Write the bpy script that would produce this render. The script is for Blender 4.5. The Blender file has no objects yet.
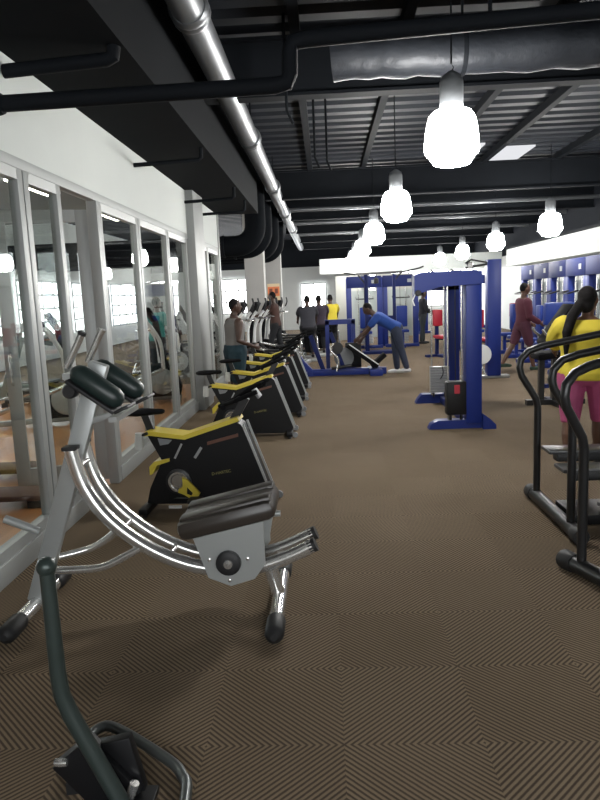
import bpy, bmesh, math, random
from mathutils import Vector, Matrix
random.seed(7)
sc = bpy.context.scene
COL = sc.collection
PI = math.pi
V = Vector

# ------------------------------------------------------------------ materials
MATS = {}
def mat(name, col, rough=.5, metal=0., emit=None, estr=0., spec=.5, noise=0., nscale=8., bump=0.):
    if name in MATS: return MATS[name]
    m = bpy.data.materials.new(name); m.use_nodes = True
    nt = m.node_tree; b = nt.nodes['Principled BSDF']
    b.inputs['Base Color'].default_value = (*col, 1)
    b.inputs['Roughness'].default_value = rough
    b.inputs['Metallic'].default_value = metal
    b.inputs['Specular IOR Level'].default_value = spec
    if emit:
        b.inputs['Emission Color'].default_value = (*emit, 1)
        b.inputs['Emission Strength'].default_value = estr
    if noise or bump:
        tc = nt.nodes.new('ShaderNodeTexCoord'); n = nt.nodes.new('ShaderNodeTexNoise')
        n.inputs['Scale'].default_value = nscale; n.inputs['Detail'].default_value = 4
        nt.links.new(tc.outputs['Object'], n.inputs['Vector'])
        if noise:
            r = nt.nodes.new('ShaderNodeMapRange')
            r.inputs['To Min'].default_value = 1 - noise; r.inputs['To Max'].default_value = 1 + noise
            nt.links.new(n.outputs['Fac'], r.inputs['Value'])
            mx = nt.nodes.new('ShaderNodeVectorMath'); mx.operation = 'SCALE'
            mx.inputs[0].default_value = col
            nt.links.new(r.outputs['Result'], mx.inputs['Scale'])
            nt.links.new(mx.outputs['Vector'], b.inputs['Base Color'])
        if bump:
            bp = nt.nodes.new('ShaderNodeBump'); bp.inputs['Strength'].default_value = bump
            bp.inputs['Distance'].default_value = .01
            nt.links.new(n.outputs['Fac'], bp.inputs['Height'])
            nt.links.new(bp.outputs['Normal'], b.inputs['Normal'])
    MATS[name] = m
    return m

class NT:
    def __init__(s, name):
        s.m = bpy.data.materials.new(name); s.m.use_nodes = True
        s.t = s.m.node_tree; s.b = s.t.nodes['Principled BSDF']; s.out = s.t.nodes['Material Output']
    def math(s, op, a, b=None, c=None):
        n = s.t.nodes.new('ShaderNodeMath'); n.operation = op
        for i, x in enumerate((a, b, c)):
            if x is None: continue
            if isinstance(x, (int, float)): n.inputs[i].default_value = x
            else: s.t.links.new(x, n.inputs[i])
        return n.outputs[0]
    def mix(s, f, a, b):
        n = s.t.nodes.new('ShaderNodeMix'); n.data_type = 'RGBA'
        for i, x in ((0, f), (6, a), (7, b)):
            if isinstance(x, (int, float)): n.inputs[i].default_value = x
            elif isinstance(x, tuple): n.inputs[i].default_value = (*x, 1)
            else: s.t.links.new(x, n.inputs[i])
        return n.outputs[2]
    def coords(s):
        tc = s.t.nodes.new('ShaderNodeTexCoord'); sp = s.t.nodes.new('ShaderNodeSeparateXYZ')
        s.t.links.new(tc.outputs['Object'], sp.inputs[0]); return tc.outputs['Object'], sp.outputs
    def noise(s, v, scale, detail=3):
        n = s.t.nodes.new('ShaderNodeTexNoise'); n.inputs['Scale'].default_value = scale
        n.inputs['Detail'].default_value = detail; s.t.links.new(v, n.inputs['Vector']); return n.outputs['Fac']

def carpet_mat():
    k = NT('striped_carpet'); v, o = k.coords()
    u = k.math('ADD', o[0], .4813 + 20); w = k.math('ADD', o[1], -2.194 + 20)
    iu = k.math('FLOOR', k.math('MULTIPLY', u, 2.)); iw = k.math('FLOOR', k.math('MULTIPLY', w, 2.))
    par = k.math('MODULO', k.math('ADD', iu, iw), 2.)
    a = k.math('ADD', u, w); b = k.math('SUBTRACT', u, w)
    s = k.math('ADD', k.math('MULTIPLY', a, k.math('SUBTRACT', 1., par)), k.math('MULTIPLY', b, par))
    nz = k.noise(v, 60, 3)
    s = k.math('ADD', s, k.math('MULTIPLY', nz, .0035))
    t = k.math('PINGPONG', k.math('MULTIPLY', s, 38.), .5)          # 0 .. .5
    t = k.math('MULTIPLY', k.math('SUBTRACT', t, .13), 5.); t = k.math('MINIMUM', k.math('MAXIMUM', t, 0.), 1.)
    big = k.noise(v, 1.3, 4)
    tile = k.t.nodes.new('ShaderNodeTexWhiteNoise'); tile.noise_dimensions = '2D'
    cb = k.t.nodes.new('ShaderNodeCombineXYZ'); k.t.links.new(iu, cb.inputs[0]); k.t.links.new(iw, cb.inputs[1])
    k.t.links.new(cb.outputs[0], tile.inputs['Vector'])
    light = k.mix(tile.outputs['Value'], (.212, .158, .103), (.236, .178, .118))
    dark = (.074, .054, .038)
    c = k.mix(t, dark, light)
    fib = k.noise(v, 420, 2)
    g = k.math('ADD', k.math('MULTIPLY', fib, .5), k.math('ADD', k.math('MULTIPLY', big, .3), .6))
    sc_ = k.t.nodes.new('ShaderNodeVectorMath'); sc_.operation = 'SCALE'
    k.t.links.new(c, sc_.inputs[0]); k.t.links.new(g, sc_.inputs['Scale'])
    k.t.links.new(sc_.outputs[0], k.b.inputs['Base Color'])
    k.b.inputs['Roughness'].default_value = .95; k.b.inputs['Specular IOR Level'].default_value = .15
    bp = k.t.nodes.new('ShaderNodeBump'); bp.inputs['Strength'].default_value = .5; bp.inputs['Distance'].default_value = .004
    k.t.links.new(k.math('ADD', t, fib), bp.inputs['Height']); k.t.links.new(bp.outputs[0], k.b.inputs['Normal'])
    return k.m

def wood_mat():
    k = NT('orange_wood_floor'); v, o = k.coords()
    pl = k.math('FLOOR', k.math('MULTIPLY', o[0], 9.))
    wn = k.t.nodes.new('ShaderNodeTexWhiteNoise'); wn.noise_dimensions = '1D'; k.t.links.new(pl, wn.inputs['W'])
    mp = k.t.nodes.new('ShaderNodeMapping'); mp.inputs['Scale'].default_value = (14, 1.2, 1)
    k.t.links.new(v, mp.inputs[0]); gr = k.noise(mp.outputs[0], 2.5, 5)
    f = k.math('ADD', k.math('MULTIPLY', wn.outputs['Value'], .5), k.math('MULTIPLY', gr, .5))
    c = k.mix(f, (.36, .15, .052), (.58, .27, .105))
    k.t.links.new(c, k.b.inputs['Base Color']); k.b.inputs['Roughness'].default_value = .32
    return k.m

def glass_mat():
    k = NT('clear_glass'); t = k.t
    t.nodes.remove(k.b)
    tr = t.nodes.new('ShaderNodeBsdfTransparent'); tr.inputs[0].default_value = (.93, .955, .945, 1)
    gl = t.nodes.new('ShaderNodeBsdfGlossy'); gl.inputs['Roughness'].default_value = .01
    lw = t.nodes.new('ShaderNodeLayerWeight'); lw.inputs['Blend'].default_value = .5
    p = k.math('POWER', lw.outputs['Facing'], 4.5)
    f = k.math('ADD', k.math('MULTIPLY', p, .55), .05)
    mx = t.nodes.new('ShaderNodeMixShader'); t.links.new(f, mx.inputs[0]); t.links.new(tr.outputs[0], mx.inputs[1]); t.links.new(gl.outputs[0], mx.inputs[2])
    t.links.new(mx.outputs[0], k.out.inputs[0])
    return k.m

def emit_mat(name, col, s):
    m = bpy.data.materials.new(name); m.use_nodes = True; nt = m.node_tree
    nt.nodes.remove(nt.nodes['Principled BSDF']); e = nt.nodes.new('ShaderNodeEmission')
    e.inputs[0].default_value = (*col, 1); e.inputs[1].default_value = s
    nt.links.new(e.outputs[0], nt.nodes['Material Output'].inputs[0]); return m

CARPET = carpet_mat(); WOOD = wood_mat(); GLASS = glass_mat()
LAMP = emit_mat('glowing_globe', (1., .985, .95), 60.)
DAY = emit_mat('daylight_pane', (.95, .98, 1.), 6.)
DAYF = emit_mat('strong_daylight_pane', (.97, .985, 1.), 10.)
STRIP = emit_mat('warm_strip_diffuser', (1., .93, .8), 16.)
SKYL = emit_mat('daylight_roof_sheet', (.95, .96, 1.), .55)
WHITE = mat('white_paint', (.60, .63, .61), .7, spec=.2, noise=.03, nscale=3)
OFFW = mat('grey_white_wall', (.64, .66, .65), .7, noise=.04, nscale=3)
GREYC = mat('grey_column_paint', (.42, .41, .39), .7, noise=.05, nscale=4)
STUDC = mat('studio_ceiling', (.10, .115, .105), .7, noise=.15, nscale=1.5)
BLACKC = mat('black_roof', (.015, .018, .024), .6, spec=.3, noise=.2, nscale=2)
SOFF = mat('black_soffit', (.0045, .0055, .007), .8, spec=.06, noise=.25, nscale=1.2)
STEELB = mat('black_beam', (.007, .0085, .011), .75, spec=.12, noise=.2, nscale=4)
FOIL = mat('dark_foil_wrap', (.020, .023, .029), .5, .2, noise=.3, nscale=14, bump=.8)
GALV = mat('galvanised_pipe', (.17, .18, .19), .38, .6, noise=.12, nscale=6)
ALU = mat('aluminium_frame', (.35, .365, .36), .45, .2, noise=.04, nscale=5)
GASK = mat('black_gasket', (.012, .012, .012), .5)
CHROME = mat('chrome', (.66, .65, .63), .2, .8, noise=.05, nscale=20)
SILV = mat('silver_paint', (.40, .415, .41), .38, .45, noise=.04, nscale=9)
RUBB = mat('black_rubber', (.012, .012, .013), .55)
PADG = mat('green_black_vinyl', (.018, .03, .028), .38)
PADB = mat('dark_brown_vinyl', (.038, .031, .026), .36, noise=.1, nscale=12)
PADK = mat('black_vinyl', (.008, .008, .009), .8, spec=.08)
BLK = mat('black_gloss', (.008, .008, .009), .45, spec=.25)
BLKM = mat('black_paint_metal', (.016, .016, .017), .32)
DKGR = mat('dark_green_grey_metal', (.038, .052, .048), .34, .3)
YEL = mat('mustard_yellow', (.66, .52, .055), .45)
BLUE = mat('royal_blue_steel', (.009, .023, .165), .42, spec=.35)
BLUED = mat('navy_steel', (.008, .015, .085), .6, spec=.2)
BLUEP = mat('blue_vinyl', (.010, .030, .19), .5, spec=.3)
RED = mat('red_sticker', (.36, .014, .03), .5)
PLATE = mat('grey_weight_plates', (.42, .43, .43), .35, .6)
WPLAST = mat('white_plastic', (.72, .73, .73), .4)
GPLAST = mat('grey_plastic', (.22, .23, .24), .45)
GREEN = mat('grey_green_metal', (.20, .25, .24), .4, .3)
ORANGE = mat('orange_paper', (.85, .26, .10), .7)
CREAM = mat('cream_paper', (.85, .66, .42), .7)
PANEL = mat('beige_partition', (.50, .50, .455), .7, noise=.03, nscale=2)
SKIN_A = mat('brown_skin', (.115, .055, .032), .5)
SKIN_B = mat('deep_brown_skin', (.06, .03, .02), .5)
HAIR = mat('black_hair', (.009, .008, .008), .8, spec=.15, bump=.5, nscale=60)
EYEW = mat('eye', (.02, .015, .012), .2)

# ------------------------------------------------------------------ mesh builder
def frame_axes(d, up=None):
    d = V(d).normalized()
    up = V(up) if up is not None else (V((0, 0, 1)) if abs(d.z) < .95 else V((0, 1, 0)))
    s = d.cross(up).normalized(); u = s.cross(d).normalized()
    return d, s, u

class MB:
    def __init__(s): s.bm = bmesh.new()
    def box(s, c, d, rz=0., bev=0., M=None):
        r = bmesh.ops.create_cube(s.bm, size=1.); vs = r['verts']
        bmesh.ops.scale(s.bm, vec=V(d), verts=vs)
        if bev:
            es = list({e for v in vs for e in v.link_edges})
            rb = bmesh.ops.bevel(s.bm, geom=es, offset=bev, segments=2, affect='EDGES', profile=.5)
            vs = list({v for f in rb['faces'] for v in f.verts} | {v for v in vs if v.is_valid})
        T = Matrix.Translation(V(c)) @ (M if M is not None else Matrix.Rotation(rz, 4, 'Z'))
        bmesh.ops.transform(s.bm, matrix=T, verts=vs); return s
    def bbox(s, x0, x1, y0, y1, z0, z1, bev=0.):
        return s.box(((x0+x1)/2, (y0+y1)/2, (z0+z1)/2), (abs(x1-x0), abs(y1-y0), abs(z1-z0)), 0, bev)
    def bar(s, p, q, w, h, up=None, bev=0.):
        p, q = V(p), V(q); d, sd, u = frame_axes(q - p, up)
        M = Matrix((sd, d, u)).transposed().to_4x4()
        return s.box((p+q)/2, (w, (q-p).length, h), 0, bev, M)
    def rings(s, rings, cap=True):
        vs = [[s.bm.verts.new(p) for p in r] for r in rings]; n = len(vs[0])
        for a, b in zip(vs, vs[1:]):
            for i in range(n): s.bm.faces.new((a[i], a[(i+1) % n], b[(i+1) % n], b[i]))
        if cap:
            s.bm.faces.new(vs[0][::-1]); s.bm.faces.new(vs[-1])
        return s
    def tube(s, pts, r, n=12, smooth=0, closed_r=None):
        P = [V(p) for p in pts]
        R_ = list(r) if isinstance(r, (list, tuple)) else [r]*len(P)
        if smooth:
            Q, RR = [], []
            for i in range(len(P)-1):
                p0, p1, p2, p3 = P[max(i-1, 0)], P[i], P[i+1], P[min(i+2, len(P)-1)]
                for k in range(smooth):
                    t = k/smooth
                    Q.append(.5*((2*p1)+(p2-p0)*t+(2*p0-5*p1+4*p2-p3)*t*t+(3*p1-p0-3*p2+p3)*t**3))
                    RR.append(R_[i]*(1-t)+R_[i+1]*t)
            Q.append(P[-1]); RR.append(R_[-1]); P, R_ = Q, RR
        T = [(P[min(i+1, len(P)-1)]-P[max(i-1, 0)]).normalized() for i in range(len(P))]
        _, sd, u = frame_axes(T[0]); rg = []
        for i, p in enumerate(P):
            u = (u - T[i]*u.dot(T[i])).normalized(); sd = T[i].cross(u).normalized()
            rg.append([p + (sd*math.cos(2*PI*k/n) + u*math.sin(2*PI*k/n))*R_[i] for k in range(n)])
        return s.rings(rg)
    def limb(s, pts, radii, n=12):
        P = [V(p) for p in pts]; R_ = list(radii)
        d0 = (P[0]-P[1]).normalized(); d1 = (P[-1]-P[-2]).normalized()
        pre = [(P[0]+d0*R_[0]*.9, R_[0]*.35), (P[0]+d0*R_[0]*.55, R_[0]*.8)]
        post = [(P[-1]+d1*R_[-1]*.55, R_[-1]*.8), (P[-1]+d1*R_[-1]*.9, R_[-1]*.35)]
        A = pre + list(zip(P, R_)) + post
        return s.tube([a for a, _ in A], [b for _, b in A], n)
    def ell(s, c, r, M=None, seg=16, rg=10):
        q = bmesh.ops.create_uvsphere(s.bm, u_segments=seg, v_segments=rg, radius=1.)
        T = Matrix.Translation(V(c)) @ (M if M is not None else Matrix()) @ Matrix.Diagonal((*r, 1))
        bmesh.ops.transform(s.bm, matrix=T, verts=q['verts']); return s
    def lathe(s, c, prof, n=16, axis=(0, 0, 1)):
        d, sd, u = frame_axes(axis)
        return s.rings([[V(c)+d*z+(sd*math.cos(2*PI*k/n)+u*math.sin(2*PI*k/n))*r for k in range(n)] for r, z in prof])
    def prism(s, pts, plane, a, b):
        """outline pts (2-D), extruded along the axis normal to plane ('xz' -> y from a to b)"""
        f = {'xz': lambda p, t: (p[0], t, p[1]), 'yz': lambda p, t: (t, p[0], p[1]), 'xy': lambda p, t: (p[0], p[1], t)}[plane]
        return s.rings([[f(p, a) for p in pts], [f(p, b) for p in pts]])
    def build(s, name, m, parent=None, world=False, smooth=True, remesh=0., smooth_it=0):
        bm = s.bm
        bmesh.ops.recalc_face_normals(bm, faces=bm.faces)
        if parent is not None and world:
            bmesh.ops.translate(bm, vec=-parent.location, verts=bm.verts)
        me = bpy.data.meshes.new(name); bm.to_mesh(me); bm.free()
        me.materials.append(m)
        o = bpy.data.objects.new(name, me); COL.objects.link(o)
        if remesh:
            r = o.modifiers.new('r', 'REMESH'); r.mode = 'VOXEL'; r.voxel_size = remesh
            if smooth_it:
                k = o.modifiers.new('s', 'SMOOTH'); k.iterations = smooth_it; k.factor = .5
            dg = bpy.context.evaluated_depsgraph_get()
            me2 = bpy.data.meshes.new_from_object(o.evaluated_get(dg)); o.modifiers.clear(); o.data = me2
            me2.name = name; bpy.data.meshes.remove(me); me = me2
            if not me.materials: me.materials.append(m)
            for p in me.polygons: p.use_smooth = True
        elif smooth:
            for p in me.polygons: p.use_smooth = True
            try: me.set_sharp_from_angle(angle=math.radians(38))
            except Exception: pass
        if parent is not None: o.parent = parent
        return o

def text_mesh(name, body, size, m, parent, M, depth=.0015):
    c = bpy.data.curves.new(name, 'FONT'); c.body = body; c.size = size; c.extrude = depth; c.align_x = 'CENTER'; c.align_y = 'CENTER'
    t = bpy.data.objects.new(name, c); COL.objects.link(t)
    me = bpy.data.meshes.new_from_object(t.evaluated_get(bpy.context.evaluated_depsgraph_get()))
    bpy.data.objects.remove(t); me.transform(M); me.materials.clear(); me.materials.append(m)
    o = bpy.data.objects.new(name, me); COL.objects.link(o); o.parent = parent
    return o

def tag(o, label=None, cat=None, group=None, kind=None):
    if label: o['label'] = label
    if cat: o['category'] = cat
    if group: o['group'] = group
    if kind: o['kind'] = kind
    return o
def thing(name, label, cat, loc=(0, 0, 0), rz=0., group=None):
    o = bpy.data.objects.new(name, None); COL.objects.link(o)
    o.empty_display_size = .1
    o.location = loc; o.rotation_euler = (0, 0, rz); return tag(o, label, cat, group)
def copy_tree(o, parent=None):
    c = o.copy(); COL.objects.link(c)
    if parent is not None: c.parent = parent
    for ch in list(o.children): copy_tree(ch, c)
    return c
def struct(name, mb, m, label=None, cat=None, parent=None):
    o = mb.build(name, m, parent); return tag(o, label, cat, None, 'structure')
def lab(o, l): o['label'] = l; return o

# ------------------------------------------------------------------ camera (height 1.6 m, slightly rolled phone)
def cam():
    yaw, pitch, roll, f = .0416251, .1527656, -.0408579, 670.62
    F = V((-math.sin(yaw), math.cos(yaw), 0)); Rr = V((math.cos(yaw), math.sin(yaw), 0)); U = V((0, 0, 1))
    F2 = F*math.cos(pitch) - U*math.sin(pitch); U2 = U*math.cos(pitch) + F*math.sin(pitch)
    R3 = Rr*math.cos(roll) + U2*math.sin(roll); U3 = U2*math.cos(roll) - Rr*math.sin(roll)
    c = bpy.data.cameras.new('camera'); o = bpy.data.objects.new('camera', c); COL.objects.link(o)
    c.sensor_fit = 'HORIZONTAL'; c.sensor_width = 36; c.lens = 36*f/600; c.clip_start = .05; c.clip_end = 200
    M = Matrix((R3, U3, -F2)).transposed().to_4x4(); M.translation = V((0, 0, 1.5954)); o.matrix_world = M
    sc.camera = o
cam()
sc.view_settings.view_transform = 'Standard'; sc.view_settings.look = 'None'
sc.view_settings.gamma = 1; sc.view_settings.use_curve_mapping = False
sc.view_settings.exposure = .62
sc.cycles.transparent_max_bounces = 24; sc.cycles.use_denoising = True
sc.cycles.max_bounces = 8; sc.cycles.sample_clamp_indirect = 8.
w = bpy.data.worlds.new('world'); sc.world = w; w.use_nodes = True
w.node_tree.nodes['Background'].inputs[0].default_value = (.8, .9, 1, 1); w.node_tree.nodes['Background'].inputs[1].default_value = .6

# ------------------------------------------------------------------ room shell
XL, XO, XR, YB, YF, ZR = -1.93, -8.4, 7.2, -3.0, 33., 4.3
struct('floor', MB().bbox(XL-.05, XR, YB, YF, -.1, 0).bbox(XO, XL-.05, 12.9, YF, -.1, 0), CARPET, 'brown carpet tiles with diagonal stripes turned tile by tile', 'floor')
struct('trim_1', MB().bbox(XO, XL-.05, YB, 12.9, -.1, 0), WOOD, 'orange wooden floor of the glazed studio', 'floor')
def roof():
    m = MB(); prof = []; y = YB
    while y < YF:
        prof += [(y, ZR), (y+.17, ZR), (y+.21, ZR+.07), (y+.35, ZR+.07)]; y += .40
    top = [(yy, ZR+.14) for yy, _ in prof]
    m.rings([[(XO, a, b) for a, b in prof + top[::-1]], [(XR, a, b) for a, b in prof + top[::-1]]])
    return m
struct('ceiling', roof(), BLACKC, 'black corrugated metal roof sheeting', 'ceiling')
struct('ceiling_soffit', MB().bbox(XL-.1, -1.16, YB, 12.7, 3.14, ZR), SOFF, 'dark boxed soffit above the glass wall', 'ceiling')
struct('ceiling_studio', MB().bbox(XO, XL-.1, YB, 12.7, 3.14, 3.3), STUDC, 'grey green ceiling of the glazed studio', 'ceiling')
struct('wall_back', MB().bbox(XO-.2, XR+.2, YB-.2, YB, 0, ZR), OFFW, 'plain wall at the near end of the hall', 'wall')
DARKW = mat('black_upper_wall', (.012, .014, .018), .8, spec=.1)
struct('wall_right_upper', MB().bbox(XR, XR+.2, YB, YF, 2.86, ZR), DARKW, 'black painted wall above the right bulkhead', 'wall')
struct('wall_far_upper', MB().bbox(XO-.2, XR, YF, YF+.2, 3.0, ZR), DARKW, 'black painted wall above the far windows', 'wall')
struct('wall_right', MB().bbox(XR, XR+.2, YB, YF, 0, 2.86), OFFW, 'plain grey white wall behind the blue machines', 'wall')
# far wall with its openings filled by windows
struct('wall_far', MB().bbox(XO-.2, XR+.2, YF, YF+.2, 0, 3.0), OFFW, 'white wall at the far end of the hall', 'wall')
struct('wall_left', MB().bbox(XO-.2, XO, YB, YF, 0, ZR), OFFW, 'outer wall beyond the glazed studio', 'wall')
# white bulkheads
struct('wall_fascia', MB().bbox(XL-.12, XL+.02, YB, 12.6, 2.53, 3.14), WHITE, 'white fascia above the glass partition', 'wall')
struct('wall_bulkhead_far', MB().bbox(-.14, XR, 27.8, 28.2, 2.46, 3.06), WHITE, 'long white bulkhead across the far end', 'wall')
struct('wall_bulkhead_right', MB().bbox(6.0, XR, -1, 22.6, 2.30, 2.83), WHITE, 'white bulkhead over the blue machines on the right', 'wall')
struct('ceiling_right', MB().bbox(6.0, XR, -1, 22.6, 2.83, 2.9), STEELB, 'dark strip above the right bulkhead', 'ceiling')

nwin = [0]
def lit_window(x0, x1, z0, z1, y=None, x=None, nv=4, nh=2, label='', pm=None):
    """daylit window: pane + white bars, against wall plane y=const or x=const"""
    nwin[0] += 1
    fr = MB(); g = MB(); t = .07
    if y is not None:
        B = lambda m, a, b, c, d, e0, e1: m.bbox(a, b, y+e0, y+e1, c, d)
    else:
        s = 1 if x < 0 else -1
        B = lambda m, a, b, c, d, e0, e1: m.bbox(x-s*e0, x-s*e1, a, b, c, d)
    B(g, x0, x1, z0, z1, -.03, -.015)
    for k in range(nv+1):
        a = x0 + (x1-x0)*k/nv; B(fr, a-t/2, a+t/2, z0, z1, -.07, -.03)
    for k in range(nh+1):
        a = z0 + (z1-z0)*k/nh; B(fr, x0, x1, a-t/2, a+t/2, -.068, -.032)
    o = struct('window_%d' % nwin[0], fr, ALU, label, 'window'); g.build('pane', pm or DAY, o)
    return o
FW = YF
lit_window(-6.6, -3.55, .9, 2.55, y=FW, nv=5, nh=3, label='bright daylit window far left between the partition and first column', pm=DAYF)
lit_window(-3.0, -2.3, 1.0, 2.2, y=FW, nv=1, nh=1, label='narrow bright far window between the two grey columns', pm=DAYF)
lit_window(-1.1, .1, .85, 2.2, y=FW, nv=2, nh=1, label='bright far window just left of the beige partition', pm=DAYF)
lit_window(2.2, 6.0, .9, 2.9, y=FW, nv=4, nh=2, label='bright far window behind the tall blue cable machine', pm=DAYF)
lit_window(6.05, 7.15, .2, 2.95, y=FW, nv=2, nh=2, label='blown out far window behind the person in maroon', pm=DAYF)
for i, (a, b) in enumerate(((6.5, 9.5), (10.2, 13.4), (14.1, 17.4), (18.2, 21.5), (22.3, 25.6), (26.4, 30.))):
    lit_window(a, b, .75, 2.35, x=XO, nv=4, nh=4, label='daylit barred window of the outer left wall, number %d from the near end' % (i+1))
lit_window(-1.4, 4.2, 1.1, 2.7, y=YB+.1, nv=4, nh=1, label='unseen wide window added behind the camera as fill light')  # unseen glowing pane, added to light the near end from behind the camera

# ------------------------------------------------------------------ glazed partition
struct('baseboard_left', MB().bbox(XL-.06, XL+.03, YB, 5.02, 0, .13, .004).bbox(XL-.06, XL+.03, 5.9, 12.6, 0, .13, .004), ALU, 'aluminium sill rail under the glass wall', 'sill')
struct('trim_2', MB().bbox(XL-.06, XL+.022, YB, 12.6, 2.47, 2.54, .004), mat('dull_aluminium', (.34, .355, .35), .6, .2), 'aluminium head rail over the glass wall', 'trim')
bays = [(1.9, 3.1), (3.1, 4.42), (4.42, 5.05), (5.88, 7.12), (7.12, 8.45), (8.45, 9.65), (10.5, 11.35), (11.35, 12.5)]
for i, (a, b) in enumerate(bays):
    fr = MB(); t = .075
    for y0 in (a+.008, b-t-.008): fr.bbox(XL-.045, XL+.02, y0, y0+t, .13, 2.47, .004)
    fr.bbox(XL-.045, XL+.018, a+.008+t, b-t-.008, .13, .20).bbox(XL-.045, XL+.018, a+.008+t, b-t-.008, 2.40, 2.47)
    nwin[0] += 1
    o = struct('window_%d' % nwin[0], fr, ALU, 'tall aluminium framed bay of the glass wall, bay %d from the near end' % (i+1), 'window')
    MB().bbox(XL-.016, XL-.008, a+.008+t-.005, b-t-.003, .195, 2.405).build('pane', GLASS, o, smooth=False)
    MB().bbox(XL-.03, XL+.014, a-.008, a+.008, .13, 2.47).build('gasket', GASK, o)
# door leaf swung into the studio, hinged on the bay post
dl = MB(); pw = .78; 
dl.bbox(0, .11, -.025, .025, .04, 2.40, .004).bbox(pw-.11, pw, -.025, .025, .04, 2.40, .004).bbox(.11, pw-.11, -.025, .025, .04, .2).bbox(.11, pw-.11, -.025, .025, 2.3, 2.40)
door = struct('door_1', dl, ALU, 'open aluminium glass door swung into the studio', 'door')
door.location = (XL-.06, 5.84, 0); door.rotation_euler = (0, 0, PI + math.radians(17))
MB().bbox(.105, pw-.105, -.004, .004, .195, 2.305).build('pane', GLASS, door, smooth=False)
MB().tube([(pw-.05, .03, .95), (pw-.05, .07, .97), (pw-.05, .07, 1.2), (pw-.05, .03, 1.22)], .012).build('handle', CHROME, door)
struct('trim_3', MB().bbox(XL-.06, XL+.03, 5.80, 5.88, 0, 2.47, .004), ALU, 'hinge post of the open glass door', 'trim')
struct('trim_4', MB().bbox(-1.99, -1.80, 9.7, 10.46, 0, 3.14, .006), mat('silver_pilaster', (.30, .31, .305), .5, .1), 'silver grey pilaster in the glass wall', 'pilaster')
struct('trim_5', MB().bbox(XL-.12, XL+.04, 12.5, 12.62, 0, 3.14, .006), ALU, 'end post of the glass wall', 'trim')

# studio strip lights
for i, (x, y) in enumerate(((-3.6, 5.2), (-3.6, 8.6), (-3.6, 11.6), (-5.9, 7.2), (-5.9, 10.8))):
    r = thing('strip_light', 'lit strip light on the studio ceiling, %s' % ('front one near the glass', 'middle one near the glass', 'rear one near the glass', 'front one by the windows', 'rear one by the windows')[i], 'ceiling light', (x, y, 3.141), 0, 'studio strip lights')
    MB().bbox(-.10, .10, -.65, .65, -.05, 0, .006).build('housing', WPLAST, r)
    MB().bbox(-.08, .08, -.62, .62, -.075, -.05, .01).build('diffuser', STRIP, r)

# columns
for i, (x0, x1, y, m, l) in enumerate(((-1.98, -1.50, 17.2, GREYC, 'square grey column beyond the end of the glass wall'),
                           (-1.93, -1.38, 22.2, GREYC, 'farther grey column carrying an orange notice'))):
    struct('column', MB().bbox(x0, x1, y, y+.5, 0, ZR, .01), m, l, 'column')
nt_ = thing('notice', 'orange and cream notice taped on the farther grey column', 'notice', (-1.64, 22.194, 1.45))
MB().bbox(-.2, .2, -.006, .006, 0, .6).build('sheet', CREAM, nt_)
MB().bbox(-.19, .19, -.012, -.006, .2, .5).build('print', ORANGE, nt_)
for a_ in (-.14, .04): MB().bbox(a_, a_+.10, -.016, -.012, .28, .44).build('print_block', mat('brown_print', (.25, .08, .05), .7), nt_)

# far partition boards
for i, (x0, x1, z0, z1, y, l) in enumerate(((.42, 1.32, .0, 2.25, 24., 'pale beige partition board left of the dark pull up bar'),
                               (1.9, 3.3, 0., 2.3, 25.2, 'wide beige partition board behind the blue machines'))):
    struct('wall_partition', MB().bbox(x0, x1, y, y+.08, z0, z1, .01), PANEL, l, 'partition')

# ------------------------------------------------------------------ roof steel, ducts, pipes
ntr = [5]
def trim(mb, m, label):
    ntr[0] += 1; return struct('trim_%d' % ntr[0], mb, m, label, 'beam')
for i, y in enumerate((4.7, 7.3, 14.6, 18.6, 22.4, 26.2, 30.)):
    mb = MB(); b, t = 3.62, 4.2
    mb.bbox(-1.16, XR, y-.09, y+.09, b, b+.03).bbox(-1.16, XR, y-.09, y+.09, t-.03, t).bbox(-1.16, XR, y-.012, y+.012, b+.03, t-.03)
    trim(mb, STEELB, 'black steel roof beam crossing the hall, %s from the near end' % ['first', 'second', 'third', 'fourth', 'fifth', 'sixth', 'seventh', 'eighth'][i])
for i, x in enumerate((-.2, .9, 2.4, 3.4, 4.9, 6.2)):
    trim(MB().bbox(x-.05, x+.05, YB, YF, 4.18, 4.30), STEELB, 'black roof purlin running the length of the hall, %s from the left' % ['first', 'second', 'third', 'fourth', 'fifth', 'sixth'][i])
for i, y in enumerate((17.4, 20.6, 24.3)):
    trim(MB().tube([(-1.1, y, 3.75), (XR, y, 3.75)], .05, 10), GALV, 'grey conduit crossing under the far roof, %s of three' % ('nearest', 'middle', 'farthest')[i])
# translucent roof sheets
for i, (x0, x1, y0, y1) in enumerate(((3.55, 4.15, 13.6, 14.9), (4.3, 4.85, 16.6, 18.2), (2.5, 3.1, 13.2, 14.4))):
    struct('window_roof', MB().bbox(x0, x1, y0, y1, 4.262, 4.292), SKYL, ('small bright roof light sheet behind the nearest lamp', 'bright roof light sheet farther along the roof', 'faint roof light sheet left of the brighter two')[i], 'roof light')

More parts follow.
